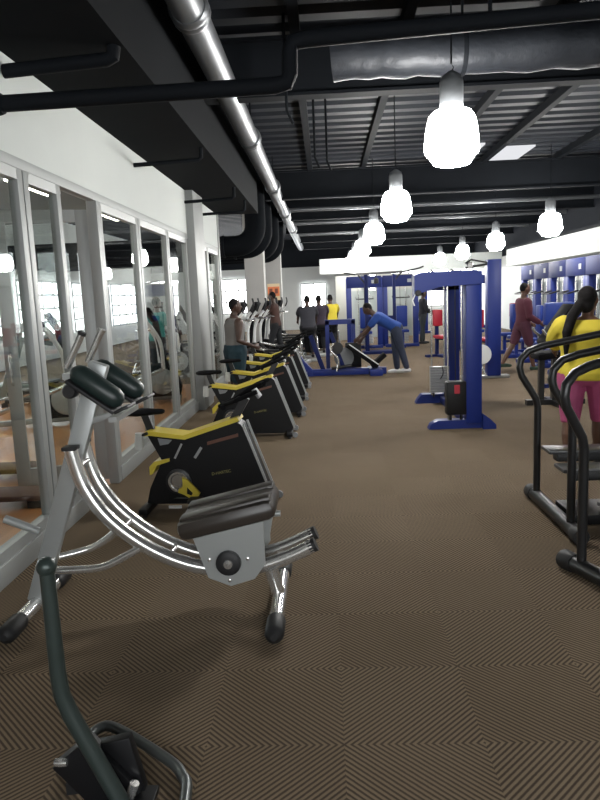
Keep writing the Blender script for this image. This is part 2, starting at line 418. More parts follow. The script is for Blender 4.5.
p = thing('overhead_pipe', 'long silver galvanised pipe running down the hall under the roof', 'pipe', (-.92, 4, 3.7))
MB().tube([(-.90, -2.9, 3.69), (-.92, 10, 3.70), (-.94, 30, 3.70)], .125, 20).build('pipe', GALV, p, True)
for y in (1.2, 5.25, 9.3, 13.3, 17.4, 21.5):
    MB().lathe((-.91, y, 3.697), [(.132, -.09), (.15, -.06), (.15, -.02), (.14, 0), (.15, .02), (.15, .06), (.132, .09)], 20, (0, 1, 0)).build('collar', GALV, p, True)
    MB().bbox(-.92, -.90, y+.2, y+.22, 3.8, 4.31).build('hanger', STEELB, p, True)
p = thing('overhead_pipe', 'thick black pipe crossing from the white fascia with an upward elbow', 'pipe', (0, 4.15, 2.85))
MB().tube([(-1.93, 4.15, 2.80), (-.24, 4.15, 2.82), (-.175, 4.15, 2.835), (-.155, 4.15, 2.88), (-.15, 4.15, 3.0), (-.13, 4.15, 3.05), (-.06, 4.15, 3.065), (2.4, 4.15, 3.16), (7.1, 4.15, 3.3)], .048, 14).build('pipe', STEELB, p, True)
MB().lathe((-1.90, 4.15, 2.80), [(.058, -.03), (.065, 0), (.058, .03)], 14, (1, 0, 0)).build('flange', STEELB, p, True)
for x in (1.0, 3.6): MB().bbox(x-.01, x+.01, 4.14, 4.16, 3.1, 3.7).build('hanger', STEELB, p, True)
p = thing('overhead_pipe', 'black pipe leaving the fascia higher up, nearest the camera', 'pipe', (-1.2, 4.3, 3.05))
MB().tube([(-1.93, 4.3, 3.03), (-1.27, 4.3, 3.065), (-1.23, 4.3, 3.08), (-1.22, 4.3, 3.14)], .042, 12).build('pipe', STEELB, p, True)
for i, (y, z, xe) in enumerate(((7.13, 3.0, -1.0), (9.66, 2.97, -1.0), (10.95, 2.95, -.95))):
    p = thing('drop_rod', 'thin black rod sticking out of the white fascia, %s one' % ('nearest', 'middle', 'farthest')[i], 'rod', (-1.4, y, z))
    MB().tube([(-1.95, y, z), (-1.24, y, z+.02), (-1.21, y, z+.04), (-1.205, y, 3.14)], .022, 8).build('rod', STEELB, p, True)
# insulated duct
p = thing('insulated_duct', 'dark foil wrapped duct crossing the roof behind the black pipe', 'duct', (3.5, 6.4, 3.45))
d = MB(); P_ = []; R_ = []
x = .14
while x < 7.1:
    P_.append((x, 6.4 + random.uniform(-.02, .02), 3.68 + random.uniform(-.008, .008))); R_.append(.185 + random.uniform(-.008, .008)); x += .11
d.tube(P_, R_, 16); d.build('wrap', FOIL, p, True)
for x in (1.3, 3.2, 5.3):
    MB().lathe((x, 6.4, 3.68), [(.195, -.02), (.2, 0), (.195, .02)], 16, (1, 0, 0)).bbox(x-.01, x+.01, 6.39, 6.41, 3.8, 4.31).build('strap', STEELB, p, True)
for i, y in enumerate((13.9, 15.7, 18.15, 20.4)):
    z = 2.66 + .06*i
    p = thing('air_duct', 'round dark duct with an upturned elbow above the bikes, %s in the row' % ('nearest', 'second', 'third', 'farthest')[i], 'duct', (-3, y, z), 0, 'dark air ducts')
    pts = [(XO+.05, y, z), (-1.9, y, z)] + [(-1.74+.4*math.sin(a), y, z+.4-.4*math.cos(a)) for a in [PI/2*k/8 for k in range(0, 9)]] + [(-1.34, y, 4.31)]
    MB().tube(pts, .21, 18).build('duct', SOFF, p, True)
    for x in (-4.5, -3., -2.0): MB().lathe((x, y, z), [(.212, -.03), (.225, -.02), (.225, .02), (.212, .03)], 18, (1, 0, 0)).build('seam', STEELB, p, True)
# thin hanging cables / conduits
for i, (x, y, z0) in enumerate(((-.3, 6.9, 3.3), (-.05, 8.2, 3.1), (.1, 9.0, 3.2))):
    p = thing('hanging_conduit', 'thin dark conduit dropping from the roof right of the silver pipe, %s one' % ('nearest', 'middle', 'farthest')[i], 'conduit', (x, y, 4.2))
    MB().tube([(x, y, 4.28), (x, y, z0+.1), (x+.05, y+.1, z0)], .014, 6).build('conduit', STEELB, p, True)

# ------------------------------------------------------------------ pendant lamps
def make_lamp():
    r = thing('pendant_lamp', '', 'lamp', (0, 0, 0), 0, '')
    prof = [(.12, .468), (.155, .455), (.185, .42), (.208, .36), (.222, .28), (.232, .19), (.236, .125), (.232, .11), (.20, .075), (.165, .022), (.15, .004), (.10, -.008), (.02, -.012)]
    MB().lathe((0, 0, 0), [(a*.94, b*.90) for a, b in prof[::-1]], 16).build('globe', LAMP, r)
    MB().lathe((0, 0, 0), [(.09, .418), (.095, .422), (.095, .63), (.08, .675), (.045, .70), (.02, .715)], 16).build('housing', mat('lamp_housing_grey', (.16, .17, .18), .5, .2), r)
    MB().tube([(0, 0, .71), (.018, 0, .74), (0, 0, .77), (-.018, 0, .74), (0, 0, .715)], .005, 6).build('hook', STEELB, r)
    MB().tube([(0, 0, .77), (0, 0, 1.70)], .007, 6).build('cable', STEELB, r)
    return r
lamp0 = make_lamp()
ordn = ['first', 'second', 'third', 'fourth', 'fifth', 'sixth', 'seventh']
LL = [(1.07, y, 2.6, 'lit pendant lamp, %s from the near end of the long middle row' % ordn[i]) for i, y in enumerate((5.7, 9.9, 14.2, 18.4, 22.6, 26.6))]
LL += [(4.35, y, 2.55, 'lit pendant lamp, %s from the near end of the row beside the right bulkhead' % ordn[i]) for i, y in enumerate((5.0, 9.1, 13.3, 17.4, 21.5, 25.6))]
LL[0] = LL[0][:3] + ('largest lit pendant lamp, hanging nearest under the roof',)
LL = [l for l in LL if not (l[0] > 4 and l[1] < 9)]
for i, (x, y, z, l) in enumerate(LL):
    o = lamp0 if i == 0 else copy_tree(lamp0)
    o.location = (x, y, z); o['label'] = l; o['group'] = 'white pendant lamps'

# ------------------------------------------------------------------ ab machine (foreground left)
ab = thing('abdominal_machine', 'silver sit up machine with curved chrome rails and sliding seat by the glass wall', 'gym machine', (-.9, 3.3, 0))
def A(mb, n, m, par=None): return mb.build(n, m, par or ab, True) if par is None else mb.build(n, m, par)
A(MB().bar((-1.575, 3.3, .06), (-1.13, 3.3, 1.31), .05, .095, (1, 0, 0), .008), 'upright', SILV)
MAB = ab.location
def foot(x, y0, y1):
    f = MB().tube([(x, y0+.1, .052), (x, y1-.1, .052)], .038, 16).build('foot_bar', CHROME, ab, True)
    for a, b in ((y0, y0+.15), (y1-.15, y1)):
        MB().limb([V((x, a+.03, .052))-MAB, V((x, b, .052))-MAB], [.047, .047], 16).build('rubber_cap', RUBB, f)
foot(-1.575, 2.93, 3.67); foot(-.285, 2.88, 3.72)
A(MB().tube([(-.335, 3.3, .26), (-.29, 3.3, .06)], .036, 14), 'front_leg', CHROME)
RP = [(-1.285, .89), (-1.235, .70), (-1.125, .53), (-.94, .375), (-.73, .275), (-.53, .245), (-.36, .26), (-.22, .305), (-.10, .36)]
for y in (3.215, 3.385):
    r = A(MB().tube([(a, y, b) for a, b in RP], .036, 14, 6), 'rail', CHROME)
    d = (V((-.10, y, .36))-V((-.22, y, .305))).normalized(); e = V((-.10, y, .36))-MAB
    MB().tube([e-d*.02, e+d*.018], .036, 14).build('end_cap', RUBB, r)
    e = V((-1.285, y, .89))-MAB; MB().box(e+V((0, 0, .008)), (.07, .07, .02), 0, .004).build('end_cap', RUBB, r)
for a, b in ((-1.06, .47), (-.83, .32), (-1.255, .80)):
    A(MB().tube([(a, 3.2, b), (a, 3.4, b)], .014, 10), 'cross_rung', CHROME)
A(MB().tube([(-1.5, 3.25, .27), (-1.38, 3.19, .272), (-1.17, 3.185, .285), (-1.03, 3.195, .345), (-.95, 3.205, .385)], .02, 12, 5), 'brace_tube', CHROME)
A(MB().tube([(-1.5, 3.35, .27), (-1.30, 3.42, .30), (-1.16, 3.42, .39), (-1.09, 3.4, .47)], .02, 12, 5), 'brace_tube', CHROME)
A(MB().tube([(-1.52, 3.3, .44), (-1.70, 3.3, .515)], .022, 14), 'weight_peg', SILV)
# carriage
pl = [(-.685, .44), (-.335, .52), (-.335, .30), (-.39, .225), (-.51, .19), (-.62, .235)]
cr = A(MB().prism(pl, 'xz', 3.135, 3.15).prism(pl, 'xz', 3.45, 3.465).bbox(-.6, -.42, 3.15, 3.45, .29, .31), 'carriage', SILV)
def atab(p): return V(p) - MAB
MB().lathe(atab((-.515, 3.135, .315)), [(.058, .01), (.062, 0), (.062, -.022), (.05, -.03), (.02, -.03)][::-1], 20, (0, 1, 0)).build('knob', RUBB, cr)
MB().lathe(atab((-.515, 3.103, .315)), [(.004, -.006), (.022, -.004), (.026, .004)], 12, (0, 1, 0)).build('knob_hub', CHROME, cr)
for a, b in ((-.61, .33), (-.42, .33), (-.515, .22)):
    MB().lathe(atab((a, 3.133, b)), [(.004, -.006), (.009, -.004), (.010, .003)], 8, (0, 1, 0)).build('bolt', CHROME, cr)
A(MB().bar((-.37, 3.4, .36), (-.33, 3.4, .56), .03, .08, (1, 0, 0)).tube([(-.33, 3.40, .47), (-.27, 3.40, .47)], .016), 'seat_bracket', SILV)
sm = Matrix.Rotation(-math.radians(13), 4, 'Y')
se = A(MB().box((-.52, 3.3, .525), (.50, .37, .105), 0, .042, sm), 'seat', PADB)
MB().box(atab((-.525, 3.20, .572)), (.47, .10, .035), 0, .016, sm).build('seat_roll', PADB, se)
MB().box(atab((-.525, 3.41, .572)), (.47, .10, .035), 0, .016, sm).build('seat_roll', PADB, se)
# arm pads
for y, n in ((3.17, 0), (3.46, 1)):
    p0, p1 = V((-1.185+.01*n, y, 1.265)), V((-1.03+.02*n, y, 1.15)); d = (p1-p0).normalized(); up = V((-d.z, 0, d.x))
    if up.z < 0: up = -up
    pd = A(MB().limb([p0-d*.0, p1], [.052, .052], 18), 'arm_pad', PADG)
    MB().bar(p0-up*.045-d*.03-MAB, p1-up*.045+d*.05-MAB, .15, .018, up, .005).build('pad_tray', RUBB, pd)
    MB().bar(p1-up*.045+d*.05-MAB, p1+up*.02+d*.09-MAB, .14, .016, d, .005).build('tray_lip', RUBB, pd)
    h0 = V((-1.255, y+.02, 1.30)); h1 = V((-1.165, y+.02, 1.465))
    hd = A(MB().tube([h0, h1], .0175, 12), 'handle', CHROME)
    MB().tube([h1-(h1-h0)*.05-MAB, h1+(h1-h0)*.03-MAB], .021, 12).build('handle_cap', RUBB if n == 0 else CHROME, hd)
A(MB().bar((-1.245, 3.16, 1.26), (-1.245, 3.48, 1.26), .05, .03), 'pad_crossbar', SILV)
A(MB().bar((-1.25, 3.3, 1.00), (-1.03, 3.3, 1.065), .04, .03, None, .004), 'pad_support', SILV)
A(MB().bar((-1.03, 3.12, 1.05), (-1.03, 3.5, 1.05), .04, .025), 'pad_crossbar', SILV)
A(MB().lathe((-1.27, 3.25, 1.18), [(.03, -.03), (.038, -.02), (.038, .02), (.03, .03)], 14, (0, 1, 0)), 'adjuster_knob', RUBB)

# ------------------------------------------------------------------ cut off machine at bottom left
lv = thing('lever_machine', 'dark green metal lever with round top and black bracket at bottom left', 'gym machine', (-.8, 1.85, 0))
def L(mb, n, m): return mb.build(n, m, lv, True)
ar = L(MB().tube([(-.845, 1.85, .83), (-.843, 1.85, .50), (-.838, 1.85, .43), (-.815, 1.85, .36), (-.705, 1.85, .11), (-.675, 1.85, .04)], [.022, .024, .025, .026, .027, .027], 16), 'lever', DKGR)
MB().ell(V((-.845, 1.85, .84))-lv.location, (.03, .03, .03)).build('top_knob', DKGR, ar)
L(MB().bar((-.86, 1.93, .19), (-.70, 1.93, .0), .05, .16, (1, 0, .8), .006).bar((-.74, 1.95, .21), (-.70, 1.95, .02), .04, .14, (1, 0, .2), .006), 'bracket', BLK)
L(MB().lathe((-.885, 1.9, .165), [(.012, -.02), (.014, 0), (.012, .02)], 10, (1, 0, 0)), 'bolt', CHROME)
L(MB().tube([(-.655, 1.9, .09), (-.69, 1.9, .0)], .016, 12), 'pin', CHROME)
L(MB().tube([(-.92, 2.17, .03), (-.90, 2.26, .03), (-.83, 2.262, .03), (-.60, 2.09, .03), (-.53, 2.01, .03), (-.497, 1.91, .03), (-.48, 1.5, .03), (-.47, 1.0, .03)], .019, 14, 4), 'floor_frame', SILV if False else mat('grey_tube', (.11, .12, .12), .32, .6))
L(MB().bbox(-.80, -.60, 1.2, 1.98, 0, .02, .004), 'base_plate', BLKM)
L(MB().bar((-.92, 2.17, .03), (-.88, 1.95, .03), .04, .04), 'base_link', BLKM)

# ------------------------------------------------------------------ spin bikes
def make_bike():
    r = thing('spin_bike', '', 'exercise bike')
    w = .085
    body = [(.14, .60), (.42, .565), (.83, .69), (.87, .66), (1.07, .10), (1.05, .035), (.62, .035), (.50, .10), (.34, .11), (.20, .06), (.10, .06), (.13, .18), (.24, .40)]
    b = MB().prism(body, 'xz', -w, w); b.build('body_panel', BLK, r)
    st = [(.12, .625), (.15, .635), (.42, .595), (.84, .725), (.855, .695), (.43, .562), (.16, .598), (.12, .595)]
    MB().prism(st, 'xz', -w-.012, w+.012).build('top_rail', YEL, r)
    MB().prism([(.22, .575), (.33, .56), (.30, .53), (.235, .52)], 'xz', -w-.006, w+.006).build('rail_gusset', GPLAST, r)
    MB().prism([(.14, .355), (.18, .395), (.30, .42), (.30, .395), (.20, .365), (.165, .30), (.14, .29)], 'xz', -w-.012, w+.012).build('side_accent', YEL, r)
    # crank
    ck = MB().lathe((.36, -w, .235), [(.10, 0.), (.10, -.014), (.075, -.02), (.075, -.012), (.055, -.012), (.055, 0)], 24, (0, 1, 0)).build('chain_cover', BLKM, r)
    MB().lathe((.36, -w-.016, .235), [(.078, .004), (.078, -.008), (.062, -.008), (.062, .004)], 24, (0, 1, 0)).build('cover_ring', CHROME, ck)
    ca = MB().prism([(.40, .28), (.44, .255), (.53, .15), (.51, .12), (.46, .105), (.41, .14), (.36, .16), (.37, .19), (.40, .20)], 'xz', -w-.045, -w-.02).build('crank_arm', YEL, r)
    MB().box((.505, -w-.10, .115), (.10, .11, .028), 0, .006).build('pedal', RUBB, ca)
    MB().prism([(.435, .20), (.475, .155), (.465, .135), (.43, .15)], 'xz', -w-.048, -w-.045).build('arm_slot', BLK, ca)
    MB().bar((.33, w+.03, .235), (.22, w+.03, .345), .02, .03).box((.22, w+.09, .35), (.10, .11, .028), 0, .006).build('crank', BLKM, r)
    MB().bar((.345, -w-.014, .42), (.405, -w-.014, .53), .012, .014).build('frame_tube', SILV, r)
    MB().bar((.50, -w-.012, .42), (.555, -w-.012, .50), .012, .02).build('brake_lever', SILV, r)
    MB().prism([(.60, .515), (.84, .575), (.84, .60), (.60, .54)], 'xz', -w-.003, -w+.01).build('side_stripe', mat('copper_stripe', (.12, .05, .03), .5), r)
    M = Matrix.Translation((.695, -w-.002, .30)) @ Matrix.Rotation(-math.radians(9), 4, 'Y') @ Matrix.Rotation(PI/2, 4, 'X')
    text_mesh('side_lettering', 'D-HARTEC', .031, mat('olive_print', (.26, .24, .08), .5), r, M)
    # front fork rail (bright edge)
    for q in (-w-.008, w+.008): MB().bar((.882, q, .67), (1.085, q, .09), .014, .016).build('front_rail', SILV, r)
    # stabilisers
    for x, n in ((.12, 'rear_stabiliser'), (1.03, 'front_stabiliser')):
        s = MB().bar((x, -.26, .045), (x, .26, .045), .07, .045, None, .006).build(n, BLK, r)
        for y in (-.235, .235):
            MB().lathe((x, y, 0.), [(.022, 0), (.022, .012), (.012, .02), (.012, .03)], 10).build('levelling_foot', RUBB, s)
        if x > .5:
            for y in (-.21, .21):
                MB().lathe((x+.06, y, .035), [(.03, -.012), (.034, 0), (.03, .012)], 14, (0, 1, 0)).build('transport_wheel', GPLAST, s)
    MB().box((.33, -.125, .045), (.10, .01, .02)).build('floor_label', WPLAST, r)
    MB().bar((.10, 0, .06), (1.05, 0, .06), .06, .04).build('base_beam', BLK, r)
    # saddle
    MB().bar((.155, 0, .60), (.105, 0, .745), .035, .055).build('seat_post', BLKM, r)
    sd = MB(); rg = []
    for t, wd, h in ((0., .02, .015), (.03, .085, .03), (.09, .105, .035), (.16, .075, .035), (.22, .04, .03), (.28, .03, .026), (.30, .015, .015)):
        x = -.04+t; z = .765 + .02*(t-.1)
        rg.append([(x, wd*math.cos(a), z + h*.8*math.sin(a)) for a in [2*PI*k/12 for k in range(12)]])
    sd.rings(rg).build('saddle', PADK, r)
    MB().tube([(.15, -.11, .62), (.08, -.11, .60), (.06, -.11, .54)], .013, 10).build('adjuster', BLKM, r)
    MB().tube([(.075, -.10, .50), (.085, -.10, .62)], .034, 12).build('bottle', mat('milky_bottle', (.5, .5, .47), .4), r)
    # handlebar
    MB().bar((.79, 0, .68), (.90, 0, .86), .045, .06).build('handlebar_post', BLKM, r)
    hb = MB()
    for s in (-1, 1):
        hb.tube([(.70, s*.03, .80), (.78, s*.10, .83), (.88, s*.20, .875), (1.02, s*.22, .93)], .017, 10, 4)
        hb.tube([(.80, s*.05, .84), (.94, s*.06, .93), (1.03, s*.08, .97), (1.06, s*.12, .975)], .016, 10, 4)
    hb.tube([(.86, -.2, .865), (.86, .2, .865)], .017, 10).build('handlebar', PADK, r)
    MB().box((.98, 0, .90), (.02, .13, .10), 0, .005, Matrix.Rotation(-.6, 4, 'Y')).build('console', GPLAST, r)
    MB().tube([(.70, .10, .80), (.74, -.10, .80)], .02, 10).build('elbow_rest', PADK, r)
    return r
bike0 = make_bike()
BK = [(-1.515, 5.05, -3, 'nearest spin bike, black with yellow top rail, behind the sliding seat machine'),
      (-1.48, 7.72, 1, 'second spin bike along the glass wall, black with yellow top rail'),
      (-1.42, 9.1, 0, 'third spin bike along the glass wall, just before the man in teal shorts'),
      (-1.42, 10.45, 2, 'fourth spin bike along the glass wall, just past the man in teal shorts'),
      (-1.40, 11.85, 0, 'farthest spin bike of the row along the glass wall, next to the cross trainers')]
for i, (x, y, a, l) in enumerate(BK):
    o = bike0 if i == 0 else copy_tree(bike0)
    o.location = (x, y, 0); o.rotation_euler = (0, 0, math.radians(a)); o['label'] = l; o['group'] = 'black and yellow spin bikes'

# ------------------------------------------------------------------ steppers with black tube rails (right foreground)
def make_stepper():
    """local: rear bar along y at x=0, machine runs towards +x"""
    r = thing('stair_stepper', '', 'stepper')
    s = MB().tube([(0, -.46, .05), (0, .50, .05)], .046, 16).build('rear_bar', BLKM, r)
    for y in (-.47, .47): MB().lathe((0, y, .05), [(.05, -.05), (.056, -.04), (.056, .04), (.05, .05)], 16, (0, 1, 0)).build('end_cap', RUBB, s)
    for y in (-.33, .37):
        MB().tube([(0, y, .06), (0, y, .72), (-.015, y, .79), (-.12, y, .96), (-.135, y, 1.02), (-.125, y, 1.08), (-.07, y, 1.14), (.02, y, 1.17), (.5, y, 1.255), (1.05, y, 1.35), (1.12, y, 1.34), (1.15, y, 1.28), (1.15, y, .08)], .026, 14).build('hand_rail', BLKM, r)
    for y, z in ((-.12, .39), (.16, .45)):
        p = MB().box((.22, y, z), (.46, .19, .025), 0, .006).build('pedal', mat('dark_pedal', (.06, .06, .062), .35), r)
        MB().box((.24, y, z-.05), (.36, .10, .06), 0, .01).build('pedal_arm', RUBB, p)
        MB().bar((.36, y, z-.06), (.95, y, .24), .05, .06).build('pedal_lever', BLKM, p)
    MB().bbox(.08, 1.15, -.16, .2, .0, .07, .01).build('base', BLK, r)
    MB().lathe((.42, .02, .06), [(.075, 0), (.075, .24), (.06, .27)], 18).build('piston', mat('grey_piston', (.13, .16, .17), .35, .5), r)
    MB().bbox(.66, 1.12, -.17, .21, .07, .62, .03).build('housing', mat('dark_teal_housing', (.03, .045, .05), .4), r)
    MB().bar((.95, .02, .6), (1.13, .02, 1.3), .06, .06).build('mast', BLKM, r)
    MB().box((1.12, .02, 1.38), (.05, .30, .20), 0, .02, Matrix.Rotation(-.4, 4, 'Y')).build('console', BLK, r)
    MB().tube([(1.15, -.33, 1.26), (1.15, .40, 1.26)], .022, 12).build('cross_bar', BLKM, r)
    return r
st0 = make_stepper()
st0.location = (1.54, 4.55, 0); st0.rotation_euler = (0, 0, 0)
st0['label'] = 'black stepper with two bent tube hand rails, the farther of two at right'; st0['group'] = 'black steppers'
st1 = copy_tree(st0); st1.location = (1.50, 3.24, 0); st1.rotation_euler = (0, 0, math.radians(20))
st1['label'] = 'black stepper cut by the right edge of the photo, nearest the camera'

# ------------------------------------------------------------------ cable tower in the middle
ct = thing('cable_machine', 'tall royal blue twin cable tower with black weight box in the middle of the hall', 'gym machine', (1.6, 8.7, 0))
def Cc(mb, n, m): return mb.build(n, m, ct, True)
def boxpost(x0, x1, y0, y1, z0, z1): return MB().bbox(x0, x1, y0, y1, z0, z1, .008)
Cc(boxpost(1.60, 1.78, 7.72, 7.90, .06, 1.80), 'post', BLUE)
Cc(boxpost(1.72, 1.90, 9.62, 9.78, .06, 1.72), 'post', BLUE)
Cc(MB().prism([(1.02, 1.56), (1.02, 1.78), (1.10, 1.81), (1.72, 1.81), (1.79, 1.75), (1.79, 1.66), (1.30, 1.64)], 'xz', 7.70, 7.92), 'top_beam', BLUE)
Cc(MB().bbox(1.40, 1.86, 7.92, 9.80, 1.66, 1.76, .008).bbox(1.30, 1.90, 9.62, 9.78, 1.6, 1.72, .008), 'top_frame', BLUE)
for f in ([(1.17, 0), (1.20, .06), (1.28, .10), (1.82, .10), (1.82, 0)],):
    Cc(MB().prism(f, 'xz', 7.74, 7.88), 'base_foot', BLUE)
Cc(MB().prism([(1.78, .0), (1.78, .18), (1.86, .12), (1.93, .05), (1.93, 0)], 'xz', 7.66, 7.82), 'base_foot', BLUE)
Cc(MB().prism([(1.27, 0), (1.30, .06), (1.36, .13), (1.92, .13), (1.92, 0)], 'xz', 9.62, 9.78), 'base_foot', BLUE)
Cc(MB().bbox(1.62, 1.74, 7.9, 9.64, 0, .10, .008), 'base_frame', BLUE)
wb = Cc(MB().bbox(1.375, 1.60, 7.70, 7.86, .17, .555, .012), 'weight_box', BLK)
o_ = ct.location
MB().bbox(1.46-o_.x, 1.52-o_.x, 7.692-o_.y, 7.70-o_.y, .42, .52).build('sticker', RED, wb)
for x in (1.43, 1.55):
    MB().tube([(x-o_.x, 7.78-o_.y, .1), (x-o_.x, 7.78-o_.y, .17)], .016).build('stub_leg', BLKM, wb)
for x in (1.405, 1.565): Cc(MB().tube([(x, 7.8, .10), (x, 7.8, 1.68)], .011, 10), 'guide_rod', CHROME)
for x in (1.50, 1.68): Cc(MB().tube([(x, 9.60, .12), (x, 9.60, 1.66)], .011, 10), 'guide_rod', CHROME)
ws = MB()
for k in range(10): ws.bbox(1.47, 1.73, 9.50, 9.61, .17+.037*k, .202+.037*k)
Cc(ws, 'weight_stack', PLATE)
Cc(MB().tube([(1.63, 9.49, .54), (1.64, 9.46, .48), (1.63, 9.46, .42), (1.60, 9.47, .37)], .008, 8, 4), 'selector_cord', RUBB)
for x in (1.52, 1.68): Cc(MB().tube([(x, 9.56, .1), (x, 9.56, .18)], .014), 'stub_leg', BLKM)
for x in (1.22, 1.45): Cc(MB().lathe((x, 7.80, 1.80), [(.025, -.02), (.04, -.012), (.04, .012), (.025, .02)], 14, (0, 1, 0)), 'pulley', CHROME)
Cc(MB().lathe((1.06, 7.69, 1.58), [(.025, -.02), (.035, -.012), (.035, .012), (.025, .02)], 16, (0, 1, 0)), 'pulley', RUBB)
Cc(MB().tube([(1.04, 7.70, 1.60), (1.0, 7.72, 1.5), (1.02, 7.72, 1.44)], .008, 8), 'cable', WPLAST)
Cc(MB().tube([(1.49, 7.79, .56), (1.49, 7.79, 1.66)], .006, 8), 'cable', RUBB)

# blue cable column behind
cc = thing('cable_column', 'slim tall blue cable column standing right behind the twin cable tower', 'gym machine', (3.0, 12.2, 0))
def Cd(mb, n, m): return mb.build(n, m, cc, True)
Cd(MB().bbox(2.90, 3.14, 12.15, 12.35, .03, 2.11, .008), 'post', BLUE)
Cd(MB().bbox(2.45, 3.3, 12.15, 12.35, 0, .05, .006), 'base', PLATE)
Cd(MB().tube([(2.90, 12.2, 2.03), (2.66, 12.2, 2.0), (2.52, 12.2, 1.97)], .02).tube([(2.52, 12.2, 2.06), (2.62, 12.2, 2.12), (2.90, 12.2, 2.06)], .016), 'top_arm', BLKM)
Cd(MB().lathe((2.6, 12.2, 2.02), [(.05, -.02), (.065, 0), (.05, .02)], 14, (0, 1, 0)), 'pulley', CHROME)
Cd(MB().tube([(2.60, 12.2, 2.0), (2.62, 12.2, .3)], .008, 8), 'cable', CHROME)
Cd(MB().lathe((2.78, 12.1, .44), [(.02, -.03), (.17, -.025), (.18, 0), (.17, .025), (.02, .03)], 20, (0, 1, 0)), 'white_disc', WPLAST)
Cd(MB().tube([(2.82, 12.15, .25), (2.70, 12.1, .06)], .02).tube([(2.76, 12.15, .3), (2.86, 12.1, .05)], .02), 'strut', CHROME)

# ------------------------------------------------------------------ blue low press machine + pad
pr = thing('leg_press', 'low blue press machine with sloped black pad beside the bending man', 'gym machine', (.3, 13.5, 0))
def Pp(mb, n, m): return mb.build(n, m, pr, True)
Pp(MB().bbox(-.54, 1.20, 13.42, 13.58, 0, .13, .008), 'base_rail', BLUE)
Pp(MB().prism([(-.58, 0), (-.58, .30), (-.50, .40), (-.44, .30), (-.28, .13), (-.28, 0)], 'xz', 13.4, 13.6), 'end_bracket', BLUE)
Pp(MB().bbox(.85, 1.1, 13.1, 13.9, 0, .12, .008), 'cross_foot', BLUE); Pp(MB().bbox(-.5, -.38, 13.2, 13.9, 0, .1, .008), 'cross_foot', BLUE)
Pp(MB().bar((-.06, 13.5, .1), (-.30, 13.5, .82), .07, .09, (1, 0, 0), .006), 'upright', BLUED); Pp(MB().bar((.36, 13.5, .1), (.10, 13.5, .86), .06, .08, (1, 0, 0), .006), 'upright', BLUED)
Pp(MB().bbox(.54, .62, 13.9, 14.0, .0, 1.08).bbox(.0, .08, 13.9, 14.0, .0, 1.08).bbox(0, .62, 13.9, 14.0, 1.0, 1.1).bbox(0, .62, 13.9, 14.0, .0, .1), 'tower', BLUE)
Pp(MB().bbox(.40, .72, 13.75, 13.9, .12, .62, .01), 'weight_box', BLK)
Pp(MB().bar((.42, 13.42, .60), (1.02, 13.42, .16), .34, .08, (0, 0, 1), .02), 'back_pad', PADK)
Pp(MB().bar((.46, 13.25, .63), (1.03, 13.25, .21), .025, .02, (0, 0, 1)), 'pad_edge', WPLAST)
Pp(MB().bar((.90, 13.42, .16), (1.18, 13.42, .40), .34, .08, (0, 0, 1), .02), 'seat', PADK)
Pp(MB().tube([(.20, 13.25, .10), (.24, 13.25, .34), (.10, 13.25, .52), (.16, 13.25, .66)], .02, 10, 4), 'arm_tube', CHROME)
Pp(MB().lathe((.22, 13.3, .56), [(.02, -.02), (.12, -.018), (.12, .018), (.02, .02)], 18, (0, 1, 0)), 'plate', RUBB)
Pp(MB().lathe((.36, 13.6, .34), [(.02, -.05), (.20, -.045), (.20, .045), (.02, .05)], 18, (0, 1, 0)), 'plate', GPLAST)
Pp(MB().tube([(.1, 13.3, .16), (.5, 13.3, .2)], .03), 'foot_roller', RUBB)

# ------------------------------------------------------------------ blue weight stations
def make_station(header=True, hmat=None):
    """local: front towards -y; frame width 1.0 (x), height 2.0"""
    r = thing('weight_station', '', 'gym machine')
    for x in (-.46, .46): MB().bbox(x-.08, x+.08, -.07, .07, 0, 2.08, .008).build('post', BLUE, r)
    MB().bbox(-.515, .515, -.085, .085, 1.78, 2.12, .008).build('header', BLUED, r)
    MB().bbox(-.5, .5, -.5, -.4, 0, .09, .008).bbox(-.06, .06, -.9, -.06, 0, .09, .008).build('base', BLUE, r)
    for x in (-.17, .17): MB().tube([(x, 0, .1), (x, 0, 1.75)], .014, 8).build('guide_rod', CHROME, r)
    s = MB()
    for k in range(12): s.bbox(-.24, .24, -.07, .07, .12+.047*k, .16+.047*k)
    s.build('weight_stack', PLATE, r)
    MB().bbox(-.36, .36, .065, .075, .3, 1.7).build('shroud', mat('pale_shroud', (.42, .46, .44), .35), r)
    MB().tube([(0, -.02, .7), (0, -.02, 1.8)], .007, 8).build('cable', RUBB, r)
    sp = MB().box((0, -.62, .48), (.34, .36, .08), 0, .025).build('seat', BLUEP, r)
    MB().box((0, -.42, .90), (.32, .09, .62), 0, .025).build('back_pad', BLUEP, r)
    MB().bar((0, -.62, .09), (0, -.62, .44), .07, .07).bar((0, -.36, .5), (0, -.36, 1.2), .06, .06).bar((0, -.62, .42), (0, -.36, .5), .06, .05).build('seat_frame', BLUE, r)
    MB().tube([(-.25, -.1, 1.5), (-.25, -.3, 1.45), (.25, -.3, 1.45), (.25, -.1, 1.5)], .018, 8).build('pull_bar', BLKM, r)
    MB().bbox(.22, .34, -.095, -.085, 1.90, 2.0).build('plate_label', GPLAST, r)
    return r
ws0 = make_station()
